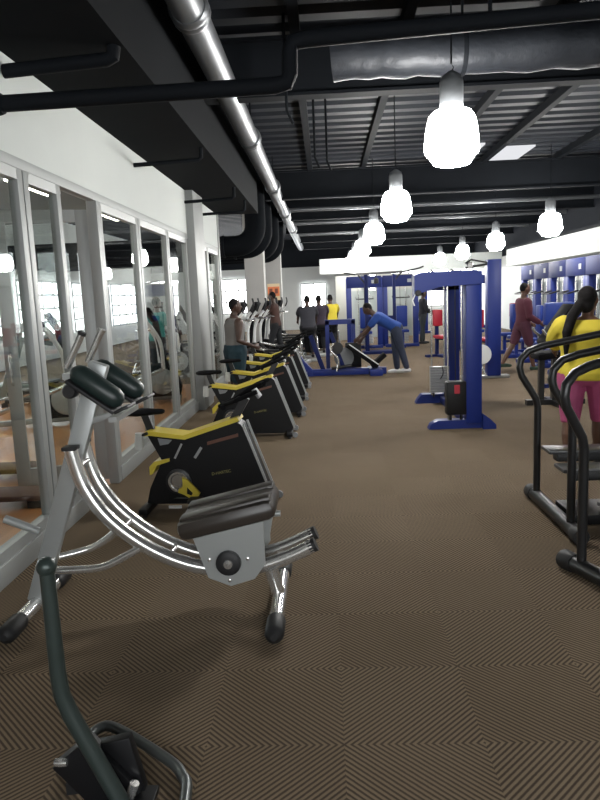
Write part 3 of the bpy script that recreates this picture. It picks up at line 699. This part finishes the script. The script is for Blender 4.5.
WS = [(4.95, 12.35, -90, 'blue weight station under the right bulkhead, nearest of the row'),
      (4.97, 13.45, -90, 'blue weight station under the right bulkhead, second of the row'),
      (4.99, 14.55, -90, 'blue weight station under the right bulkhead, third of the row'),
      (5.01, 15.65, -90, 'blue weight station under the right bulkhead, fourth of the row'),
      (5.03, 16.75, -90, 'blue weight station under the right bulkhead, farthest of the row'),
      (1.2, 20.4, 0, 'blue weight station right behind the bending man, left one'),
      (2.29, 20.6, 0, 'blue weight station behind the bending man, right one'),
      (3.5, 26.6, 10, 'distant blue weight station behind the dark standing person'),
      (3.5, 18.5, 90, 'blue weight station seen through the twin cable tower'),
      (4.1, 20.8, 90, 'distant blue weight station between cable tower and cable column'),
      (4.9, 24.5, 0, 'farthest blue weight station left of the person in maroon')]
for i, (x, y, a, l) in enumerate(WS):
    o = ws0 if i == 0 else copy_tree(ws0)
    o.location = (x, y, 0); o.rotation_euler = (0, 0, math.radians(a)); o['label'] = l; o['group'] = 'blue weight stations'
# red seat pads in the distance
for i, (x, y, l) in enumerate(((3.45, 15.3, 'red padded bench seen through the twin cable tower'), (2.75, 16.6, 'red padded bench just right of the dark standing person'), (5.6, 20.3, 'red padded bench left of the person in maroon'))):
    r = thing('weight_bench', l, 'bench', (x, y, 0), .3, 'red benches')
    MB().box((0, 0, .95), (.24, .10, .40), 0, .03).build('back_pad', RED, r)
    MB().box((0, -.25, .50), (.30, .45, .08), 0, .03).build('seat', RED, r)
    MB().bar((0, .05, .0), (0, .05, .9), .07, .07).bar((0, .05, .45), (0, -.3, .45), .06, .05).bbox(-.3, .3, .0, .1, 0, .06).bbox(-.03, .03, -.5, .05, 0, .06).build('frame', BLUED, r)

# pull up gym
pg = thing('pull_up_frame', 'dark pull up frame with angled top bars standing behind the bending man', 'gym machine', (1.9, 18.2, 0))
def Pg(mb, n, m): return mb.build(n, m, pg, True)
Pg(MB().bbox(1.08, 1.18, 18.15, 18.25, 0, 2.1, .006), 'post', BLUED)
Pg(MB().bbox(1.83, 1.91, 18.15, 18.25, 0, 2.1, .006), 'post', BLUED)
Pg(MB().bar((.88, 18.2, 2.12), (2.1, 18.2, 2.14), .05, .06), 'top_beam', BLKM)
Pg(MB().tube([(.95, 18.2, 2.10), (.55, 18.2, 2.17)], .022).tube([(1.12, 18.2, 1.85), (.92, 18.2, 2.10)], .022), 'left_grip', BLKM)
Pg(MB().tube([(2.05, 18.2, 2.12), (2.55, 18.2, 2.22), (2.66, 18.2, 2.26)], .022).tube([(1.88, 18.2, 1.92), (2.06, 18.2, 2.12)], .022), 'right_grip', BLKM)
Pg(MB().bbox(1.34, 1.46, 18.12, 18.25, 1.85, 2.0, .02).tube([(1.4, 18.2, 2.0), (1.4, 18.2, 2.12)], .012), 'pulley_block', RUBB)
Pg(MB().bbox(1.0, 2.0, 17.9, 18.5, 0, .07, .006), 'base', BLUED)
Pg(MB().bbox(1.18, 1.83, 18.16, 18.24, .9, 1.0, .006), 'cross_bar', BLUED)

# black inclined machine beside the woman
bm_ = thing('incline_bench', 'black reclined bench machine left of the woman in yellow', 'gym machine', (3.0, 9.2, 0))
def Bm(mb, n, m): return mb.build(n, m, bm_, True)
Bm(MB().bar((2.93, 9.2, .82), (3.30, 9.2, 1.34), .40, .10, (0, 0, 1), .03), 'back_pad', PADK)
Bm(MB().bar((2.82, 9.2, .66), (3.12, 9.2, .70), .40, .09, (0, 0, 1), .03), 'seat', PADK)
Bm(MB().bar((3.1, 9.2, .04), (3.1, 9.2, 1.1), .08, .08).bbox(2.72, 3.5, 9.15, 9.25, 0, .07).bbox(3.05, 3.15, 8.9, 9.5, 0, .06).bar((2.92, 9.2, .05), (2.92, 9.2, .64), .07, .07), 'frame', BLKM)
Bm(MB().tube([(3.0, 8.98, .9), (2.90, 8.98, .98), (2.86, 8.98, 1.04)], .02).tube([(3.0, 9.42, .9), (2.90, 9.42, .98), (2.86, 9.42, 1.04)], .02), 'grip', CHROME)
bb_ = thing('padded_bench', 'upright blue padded seat behind the black bench machine at right', 'bench', (3.75, 11., 0))
MB().box((0, 0, 1.16), (.46, .14, .36), 0, .03).build('back_pad', BLUEP, bb_)
MB().box((0, -.22, .56), (.42, .42, .10), 0, .03).build('seat', BLUEP, bb_)
MB().bar((0, .06, .05), (0, .06, 1.2), .08, .08).bbox(-.3, .3, -.3, -.2, 0, .06).bbox(-.04, .04, -.4, .3, 0, .07).bar((0, -.22, .05), (0, -.22, .52), .07, .07).build('frame', BLUED, bb_)

# ------------------------------------------------------------------ cross trainers
def make_cross():
    """local: user faces +x; length 1.6"""
    r = thing('cross_trainer', '', 'cross trainer')
    MB().bbox(-.7, .65, -.05, .05, .03, .10, .01).bbox(-.74, -.64, -.3, .3, 0, .07, .01).bbox(.5, .6, -.3, .3, 0, .07, .01).build('base', SILV, r)
    MB().prism([(.05, .10), (.02, .35), (.12, .58), (.35, .62), (.58, .50), (.66, .25), (.62, .10)], 'xz', -.13, .13).build('drive_housing', PADK, r)
    MB().lathe((.34, -.135, .34), [(.02, -.02), (.2, -.012), (.21, 0), (.2, .01)], 20, (0, 1, 0)).build('drive_disc', SILV, r)
    MB().bar((.42, 0, .5), (.30, 0, 1.32), .09, .10, (1, 0, 0), .02).build('mast', PADK, r)
    MB().box((.24, 0, 1.40), (.09, .36, .26), 0, .03, Matrix.Rotation(-.5, 4, 'Y')).build('console', PADK, r)
    for s in (-1, 1):
        MB().tube([(.36, s*.22, .55), (.34, s*.25, .95), (.22, s*.26, 1.20), (.12, s*.27, 1.32)], .03, 10, 4).build('moving_arm', WPLAST, r)
        MB().tube([(.13, s*.27, 1.30), (.06, s*.27, 1.46), (.08, s*.27, 1.60)], .021, 10, 3).build('hand_grip', RUBB, r)
        p = MB().bar((.36, s*.22, .55), (-.55, s*.2, .28 + s*.06), .05, .06, None, .008).build('foot_arm', CHROME, r)
        MB().box((-.22, s*.19, .42 + s*.03), (.42, .16, .05), 0, .012).build('foot_plate', RUBB, p)
        MB().tube([(-.55, s*.2, .26+s*.06), (-.66, s*.18, .06)], .02, 8).build('rear_link', CHROME, r)
    MB().tube([(.22, -.2, 1.18), (.02, -.16, 1.16), (.02, .16, 1.16), (.22, .2, 1.18)], .018, 8).build('fixed_bar', CHROME, r)
    return r
cr0 = make_cross()
CR = []
for i, (x, y) in enumerate(((-1.45, 13.6), (-1.30, 14.9), (-1.15, 16.2), (-1.32, 18.35), (-1.22, 19.5), (-1.15, 20.7))):
    CR.append((x, y, 168, 'silver and black cross trainer, %s from the near end of the row past the bikes' % ordn[i]))
for i, (x, y) in enumerate(((-3.5, 14.2), (-3.6, 15.8), (-3.7, 19.3), (-3.8, 21.2))):
    CR.append((x, y, 12, 'cross trainer left of the columns in the second row, %s from the near end' % ordn[i]))
for i, (x, y) in enumerate(((-3.9, 8.9), (-3.0, 10.6), (-6.4, 10.2))):
    CR.append((x, y, 20, 'cross trainer behind the glass wall on the wooden floor, %s one' % ('farthest', 'nearest', 'leftmost')[i]))
for i, (x, y, a, l) in enumerate(CR):
    o = cr0 if i == 0 else copy_tree(cr0)
    o.location = (x, y, 0); o.rotation_euler = (0, 0, math.radians(a)); o['label'] = l; o['group'] = 'cross trainers'

# upright bikes with chrome tubes (two riders)
def make_upright():
    r = thing('upright_bike', '', 'exercise bike')
    MB().tube([(-.2, .45, .05), (-.2, .1, .55), (-.12, -.25, .68)], .03, 10).tube([(.2, .45, .05), (.2, .1, .55), (.12, -.25, .68)], .03, 10).build('side_tube', CHROME, r)
    MB().tube([(-.2, -.45, .05), (-.2, -.1, .5), (-.2, .1, .56)], .03, 10).tube([(.2, -.45, .05), (.2, -.1, .5), (.2, .1, .56)], .03, 10).build('rear_tube', CHROME, r)
    MB().bbox(-.28, .28, .4, .5, 0, .07, .01).build('foot', SILV, r); MB().bbox(-.28, .28, -.5, -.4, 0, .07, .01).build('foot', SILV, r)
    MB().bbox(-.12, .12, -.05, .4, .18, .6, .04).build('housing', PADK, r)
    MB().box((0, -.28, .72), (.26, .28, .09), 0, .035).build('saddle', PADK, r)
    MB().bar((0, .35, .55), (0, .42, 1.15), .07, .07).build('mast', PADK, r)
    MB().box((0, .42, 1.2), (.34, .06, .22), 0, .02).build('console', PADK, r)
    MB().tube([(-.25, .2, 1.12), (-.2, .4, 1.1), (.2, .4, 1.1), (.25, .2, 1.12)], .02, 8).build('handlebar', RUBB, r)
    return r
ub0 = make_upright()
UB = [(-.42, 17.0, 4, 'upright bike of chrome tubes under the rider in dark grey'), (-.14, 18.3, 4, 'upright bike of chrome tubes under the rider in purple black'), (.18, 20.0, 4, 'upright bike under the rider in the yellow shirt')]
for i, (x, y, a, l) in enumerate(UB):
    o = ub0 if i == 0 else copy_tree(ub0)
    o.location = (x, y, 0); o.rotation_euler = (0, 0, math.radians(a)); o['label'] = l; o['group'] = 'upright bikes with riders'

# treadmills in the studio
def make_tread():
    r = thing('treadmill', '', 'treadmill')
    MB().bbox(-.9, .8, -.38, .38, .08, .22, .02).build('deck', GREEN, r)
    MB().bbox(-.9, .55, -.25, .25, .22, .232).build('belt', RUBB, r)
    MB().bbox(.5, .85, -.34, .34, .2, .36, .05).build('motor_cover', GREEN, r)
    for s in (-1, 1):
        MB().bar((.75, s*.38, .15), (.42, s*.38, 1.1), .05, .10, (1, 0, 0), .01).build('upright', GREEN, r)
        MB().tube([(.42, s*.38, 1.08), (-.1, s*.38, .98)], .024, 10).build('hand_rail', GREEN, r)
        MB().bbox(-.88, -.78, s*.3-.04, s*.3+.04, 0, .1).build('foot', RUBB, r)
        MB().bbox(.68, .78, s*.3-.04, s*.3+.04, 0, .1).build('foot', RUBB, r)
    MB().box((.45, 0, 1.2), (.12, .78, .26), 0, .03, Matrix.Rotation(-.4, 4, 'Y')).build('console', GPLAST, r)
    return r
tm0 = make_tread()
TM = [(-4.7, 11.2, 200, 'grey green treadmill in the studio, the one nearer the glass wall'), (-5.6, 12.2, 200, 'grey green treadmill deeper in the studio by the windows'), (-3.0, 7.7, 205, 'grey green treadmill behind the open glass door')]
for i, (x, y, a, l) in enumerate(TM[:2]):
    o = tm0 if i == 0 else copy_tree(tm0)
    o.location = (x, y, 0); o.rotation_euler = (0, 0, math.radians(a)); o['label'] = l; o['group'] = 'treadmills in the studio'
# aerobic step boards on the studio floor
for i, (x, y) in enumerate(((-3.15, 6.15), (-2.75, 5.25), (-4.4, 7.3))):
    r = thing('step_board', ('brown step board on the studio floor at far left', 'brown step board on the studio floor nearest the glass', 'brown step board deeper in the studio')[i], 'step', (x, y, 0), .05, 'step boards')
    MB().bbox(-.45, .45, -.16, .16, .06, .11, .015).build('top', mat('brown_mat', (.10, .05, .035), .7), r)
    for s in (-1, 1): MB().bbox(s*.36-.06, s*.36+.06, -.15, .15, 0, .06, .008).build('foot', RUBB, r)

# ------------------------------------------------------------------ people
def rotx(a): return Matrix.Rotation(a, 3, 'X')
def human(label, loc, rz, height, skin, lean=0., legL=(0, 0), legR=(0, 0), armL=(0, .12, .25), armR=(0, .12, .25), head=(0, 0),
          top=None, bottom=None, shoes=None, hair='short', girth=1., vox=.011, z0=None, extra=None):
    """faces +y locally; angles in radians: leg (swing fwd, knee bend); arm (swing fwd, outwards, elbow bend)"""
    s = height/1.75
    ca, sa = math.cos(lean), math.sin(lean)
    up = V((0, sa, ca)); fw = V((0, ca, -sa)); rt = V((1, 0, 0))
    def leg(side, sw, kn):
        h = V((side*.095*girth, 0, -.02)); k = h + V((0, math.sin(sw), -math.cos(sw)))*.43
        a = k + V((0, math.sin(sw-kn), -math.cos(sw-kn)))*.41
        return h, k, a, sw-kn
    LG = {-1: leg(-1, *legL), 1: leg(1, *legR)}
    low = min(LG[-1][2].z, LG[1][2].z) - .075
    org = V((0, 0, -low if z0 is None else z0/s))
    S = lambda p: (org + V(p))*s
    spine = lambda t: up*t
    g = girth
    tor = [(-.12, .10, .085), (-.07, .160, .115), (0., .172, .122), (.08, .160, .108), (.18, .148, .10), (.30, .165, .112), (.40, .180, .112), (.455, .165, .095), (.495, .105, .072), (.53, .06, .058)]
    def torso(mb, a, b, inf=0., mul=1.):
        rg = []
        for t, rx, ry in tor:
            if t < a-1e-6 or t > b+1e-6: continue
            c = spine(t); gg = g if t < .45 else 1+(g-1)*.4
            rg.append([S(c + rt*((rx*gg*mul+inf)*math.cos(k)) + fw*((ry*gg*mul+inf)*math.sin(k)*(1.0 if math.sin(k) > 0 else .92))) for k in [2*PI*i/20 for i in range(20)]])
        mb.rings(rg)
    def arm(side, sw, ou, el):
        sh = spine(.435) + rt*side*(.185*(1+(g-1)*.7))
        d = V((side*math.sin(ou), math.sin(sw)*math.cos(ou), -math.cos(sw)*math.cos(ou)))
        e = sh + d*.285
        a2 = sw+el; d2 = V((side*math.sin(ou)*.5 - side*.10*min(el, 1), math.sin(a2), -math.cos(a2))).normalized()
        w_ = e + d2*.25
        return sh, e, w_, d2
    AR = {-1: arm(-1, *armL), 1: arm(1, *armR)}
    b = MB()
    torso(b, -.12, .53)
    hp, hy = head
    hu = (rotx(-(lean*.55 + hp)) @ V((0, 0, 1))); 
    nb = spine(.50)
    hf = (Matrix.Rotation(hy, 3, hu) @ (V((0, 1, 0)) - hu*hu.y)).normalized()
    hr = hf.cross(hu).normalized()
    hc = nb + hu*.185 + hf*.025
    b.limb([S(nb - up*.04), S(nb + hu*.05), S(hc - hu*.05)], [.062*s, .056*s, .055*s])
    HM = Matrix((hr, hf, hu)).transposed().to_4x4()
    b.ell(S(hc), (.074*s, .094*s, .112*s), HM, 20, 14)
    b.ell(S(hc + hf*.03 - hu*.065), (.053*s, .058*s, .055*s), HM)
    b.limb([S(hc + hf*.088 + hu*.012), S(hc + hf*.108 - hu*.028)], [.010*s, .016*s], 8)      # nose
    b.ell(S(hc + hf*.083 - hu*.062), (.024*s, .012*s, .010*s), HM)                            # lips
    b.ell(S(hc + hf*.078 + hu*.033), (.05*s, .016*s, .010*s), HM)                             # brow
    for sd in (-1, 1): b.ell(S(hc + hr*sd*.076 - hu*.01 - hf*.005), (.012*s, .022*s, .032*s), HM)
    for sd in (-1, 1):
        h, k, a, sh = LG[sd]
        b.limb([S(h), S(h*.55+k*.45), S(k), S(k*.65+a*.35 + V((0, -.012, 0))), S(a)], [.09*g*s, .076*g*s, .054*g*s, .054*g*s, .036*s])
        fd = V((0, 1, 0))
        b.limb([S(a + V((0, -.035, -.035))), S(a + fd*.07 + V((0, 0, -.04))), S(a + fd*.16 + V((0, 0, -.052)))], [.034*s, .036*s, .022*s])
        p, e, w_, d2 = AR[sd]
        b.limb([S(p - rt*sd*.02), S(p*.5+e*.5), S(e), S(e*.6+w_*.4), S(w_)], [.058*g*s, .047*g*s, .038*s, .038*s, .026*s])
        # hand
        q = (V((sd, 0, 0)) - d2*d2.x*sd).normalized(); nrm = d2.cross(q).normalized()
        b.limb([S(w_ + d2*.02), S(w_ + d2*.075)], [.030*s, .036*s])
        for fi, ln in enumerate((.075, .085, .08, .062)):
            o0 = w_ + d2*.08 + nrm*(fi-1.5)*.021
            b.limb([S(o0), S(o0 + d2*ln*.5 - q*.008), S(o0 + d2*ln*.85 - q*.03)], [.0095*s, .009*s, .008*s], 7)
        o0 = w_ + d2*.035 + nrm*-.03
        b.limb([S(o0), S(o0 + d2*.035 - nrm*.028 - q*.01), S(o0 + d2*.07 - nrm*.03 - q*.022)], [.012*s, .011*s, .009*s], 7)
    root = b.build('person', skin, None, remesh=vox*.85, smooth_it=2)
    root.location = loc; root.rotation_euler = (0, 0, rz); tag(root, label, 'person')
    for sd in (-1, 1):
        MB().ell(S(hc + hf*.086 + hr*sd*.031 + hu*.012), (.012*s, .007*s, .007*s), HM).build('eye', EYEW, root)
    if top:
        m, sl, hem, inf = top[:4]; t = MB(); tor2 = tor
        torso(t, hem, .50, inf)
        for sd in (-1, 1):
            p, e, w_, d2 = AR[sd]
            if sl <= 0: continue
            if sl <= 1: t.limb([S(p - rt*sd*.03), S(p*.5+e*.5), S(p*(1-sl)+e*sl)], [(.064*g+inf)*s, (.056*g+inf)*s, (.05*g+inf)*s])
            else: t.limb([S(p - rt*sd*.03), S(p*.5+e*.5), S(e), S(e*(2-sl)+w_*(sl-1))], [(.064*g+inf)*s, (.054*g+inf)*s, (.045+inf)*s, (.036+inf)*s])
        if len(top) > 4 and top[4] == 'hood':
            t.limb([S(spine(.47) - fw*.05), S(spine(.54) - fw*.045)], [.10*s, .085*s]); t.ell(S(hc - hf*.012 + hu*.006), (.088*s, .100*s, .124*s), HM)
        t.build('shirt' if not (len(top) > 4 and top[4] == 'hood') else 'hoodie', m, root, remesh=vox, smooth_it=3)
    if bottom:
        m, ln, inf, nm = bottom; t = MB(); torso(t, -.12, .09, inf)
        for sd in (-1, 1):
            h, k, a, sh = LG[sd]
            if ln <= 1:
                e = h*(1-ln)+k*ln; t.limb([S(h), S(h*.5+e*.5), S(e)], [(.096*g+inf)*s, (.084*g+inf)*s, (.066*g+inf)*s])
            else:
                f_ = ln-1; e = k*(1-f_)+a*f_
                t.limb([S(h), S(h*.55+k*.45), S(k), S(k*.6+e*.4), S(e)], [(.094*g+inf)*s, (.080*g+inf)*s, (.058*g+inf)*s, (.056*g+inf)*s, (.045+inf)*s])
        t.build(nm, m, root, remesh=vox, smooth_it=3)
    if shoes:
        for sd in (-1, 1):
            a = LG[sd][2]; fd = V((0, 1, 0)); t = MB()
            t.limb([S(a + V((0, -.045, -.035))), S(a + fd*.08 + V((0, 0, -.038))), S(a + fd*.175 + V((0, 0, -.048)))], [.043*s, .044*s, .032*s])
            t.build('shoe', shoes, root, remesh=vox, smooth_it=2)
    if hair:
        t = MB()
        if hair != 'none':
            t.ell(S(hc + hu*.020 - hf*.020), (.079*s, .088*s, .103*s), HM)
        if hair == 'long':
            t.ell(S(hc + hu*.03 - hf*.05), (.088*s, .085*s, .10*s), HM)
            t.ell(S(hc - hu*.05 - hf*.06), (.07*s, .06*s, .08*s), HM)
            t.limb([S(hc - hf*.09 - hu*.03 - hr*.035), S(hc - hf*.175 - hu*.15 - hr*.08), S(hc - hf*.235 - hu*.30 - hr*.10), S(hc - hf*.245 - hu*.50 - hr*.10)], [.05*s, .05*s, .045*s, .02*s])
        if hair != 'none': t.build('hair', HAIR, root, remesh=vox, smooth_it=2)
    if extra: extra(root, S, spine, fw, up, hc, hf, hu)
    return root

YTOP = mat('yellow_cotton', (.55, .44, .035), .85, noise=.08, nscale=10)
PINK = mat('pink_tights', (.34, .06, .15), .7, noise=.45, nscale=5)
MAR = mat('maroon_fleece', (.095, .022, .036), .9)
MARS = mat('maroon_shorts', (.09, .028, .045), .9)
BTS = mat('blue_tshirt', (.012, .052, .24), .85)
NAVY = mat('navy_trousers', (.025, .033, .06), .85)
CHAR = mat('charcoal_cloth', (.028, .034, .036), .85)
DRK = mat('black_cloth', (.010, .011, .014), .85)
TEAL = mat('dark_teal_shorts', (.010, .034, .048), .85)
TEALT = mat('teal_shirt', (.02, .22, .20), .85)
GRYT = mat('grey_shirt', (.035, .035, .045), .85)
PURP = mat('purple_black_shirt', (.03, .02, .035), .85)
WSHOE = mat('white_shoe', (.6, .6, .6), .6)
VEST = mat('grey_vest', (.17, .165, .16), .85)
GRNS = mat('dark_green_shoe', (.03, .06, .04), .7)

human('woman in yellow shirt and pink tights with a long dark ponytail, seen from behind', (2.24, 5.85, 0), math.radians(-24), 1.60, SKIN_A,
      lean=.06, legL=(-.12, .1), legR=(.2, .2), armL=(.75, .28, .6), armR=(.6, .2, .7), head=(.0, -.35), top=(YTOP, .75, -.07, .03), bottom=(PINK, 1.12, .012, 'tights'), shoes=DRK, hair='long', girth=1.35, vox=.010)
human('person in maroon hoodie and maroon shorts walking past the far windows', (3.82, 13.2, 0), math.radians(-78), 1.72, SKIN_A,
      lean=.03, legL=(-.38, .18), legR=(.26, .06), armL=(.1, .1, .9), armR=(.05, .1, 1.0), top=(MAR, 1.9, -.07, .022), bottom=(MARS, .8, .022, 'shorts'), shoes=GRNS, hair='short', vox=.012)
human('dark clothed person standing in the far aisle left of the cable tower', (3.02, 21., 0), math.radians(-80), 1.68, SKIN_B,
      lean=.03, legL=(.08, .05), legR=(-.08, .05), armL=(.25, .1, .9), armR=(.2, .1, 1.0), top=(DRK, 1.8, -.07, .02), bottom=(CHAR, 1.9, .015, 'trousers'), shoes=DRK, vox=.014)
human('man in blue t-shirt and navy trousers bending over the low press machine', (1.40, 13.45, 0), math.radians(88), 1.72, SKIN_B,
      lean=1.02, legL=(-.22, .06), legR=(.02, .10), armL=(.75, .05, .05), armR=(.55, .05, .1), head=(.1, 0), top=(BTS, .7, -.07, .02), bottom=(NAVY, 1.9, .016, 'trousers'), shoes=WSHOE, vox=.012)
def vest_front(root, S, spine, fw, up, hc, hf, hu):
    for sd in (-1, 1):
        MB().limb([S(spine(.47) + V((sd*.09, 0, 0)) + fw*.03), S(spine(.36) + V((sd*.09, 0, 0)) + fw*.115), S(spine(.12) + V((sd*.07, 0, 0)) + fw*.118)], [.03, .03, .03]).build('vest_strap', DRK, root, remesh=.01, smooth_it=2)
human('bare armed man in grey vest and dark teal shorts standing between the spin bikes', (-1.33, 9.78, 0), math.radians(-62), 1.62, SKIN_B,
      lean=.02, legL=(.05, .05), legR=(-.05, .05), armL=(-.05, .14, .95), armR=(-.15, .14, 1.35), head=(.0, -.15), top=(VEST, 0, -.0, .012), bottom=(TEAL, 1.15, .03, 'shorts'), shoes=DRK, girth=1.3, hair='short', vox=.012, extra=vest_front)
human('person in teal shirt on the wooden floor behind the glass wall', (-3.25, 12.9, 0), math.radians(-30), 1.72, SKIN_B, lean=.05,
      armL=(.6, .1, .7), armR=(.5, .1, .7), top=(TEALT, .6, -.07, .02), bottom=(DRK, 1.9, .015, 'trousers'), shoes=DRK, vox=.014)
RD = [('rider in dark grey seen from behind on the nearer upright bike', -.42, 16.7, GRYT), ('rider in purple black on the upright bike just right of the grey rider', -.14, 18.0, PURP), ('rider in yellow shirt on the farther upright bike', .18, 19.7, YTOP)]
for l, x, y, m in RD:
    human(l, (x, y, 0), math.radians(4), 1.72, SKIN_B, lean=.3, legL=(1.15, 1.35), legR=(.75, 1.05), armL=(.9, .1, .2), armR=(.9, .1, .2), top=(m, .6, -.07, .02), bottom=(DRK, 1.8, .015, 'trousers'), shoes=DRK, vox=.015, z0=.86, girth=1.12)
human('person with dark hair on a cross trainer under the orange notice', (-1.17, 16.2, 0), math.radians(78), 1.66, SKIN_B, lean=.1, legL=(.3, .35), legR=(-.1, .2), armL=(.9, .1, .4), armR=(.7, .1, .4),
      top=(mat('rust_shirt', (.055, .024, .018), .85), .6, -.07, .02), bottom=(DRK, 1.9, .015, 'trousers'), shoes=DRK, vox=.015, z0=.98)
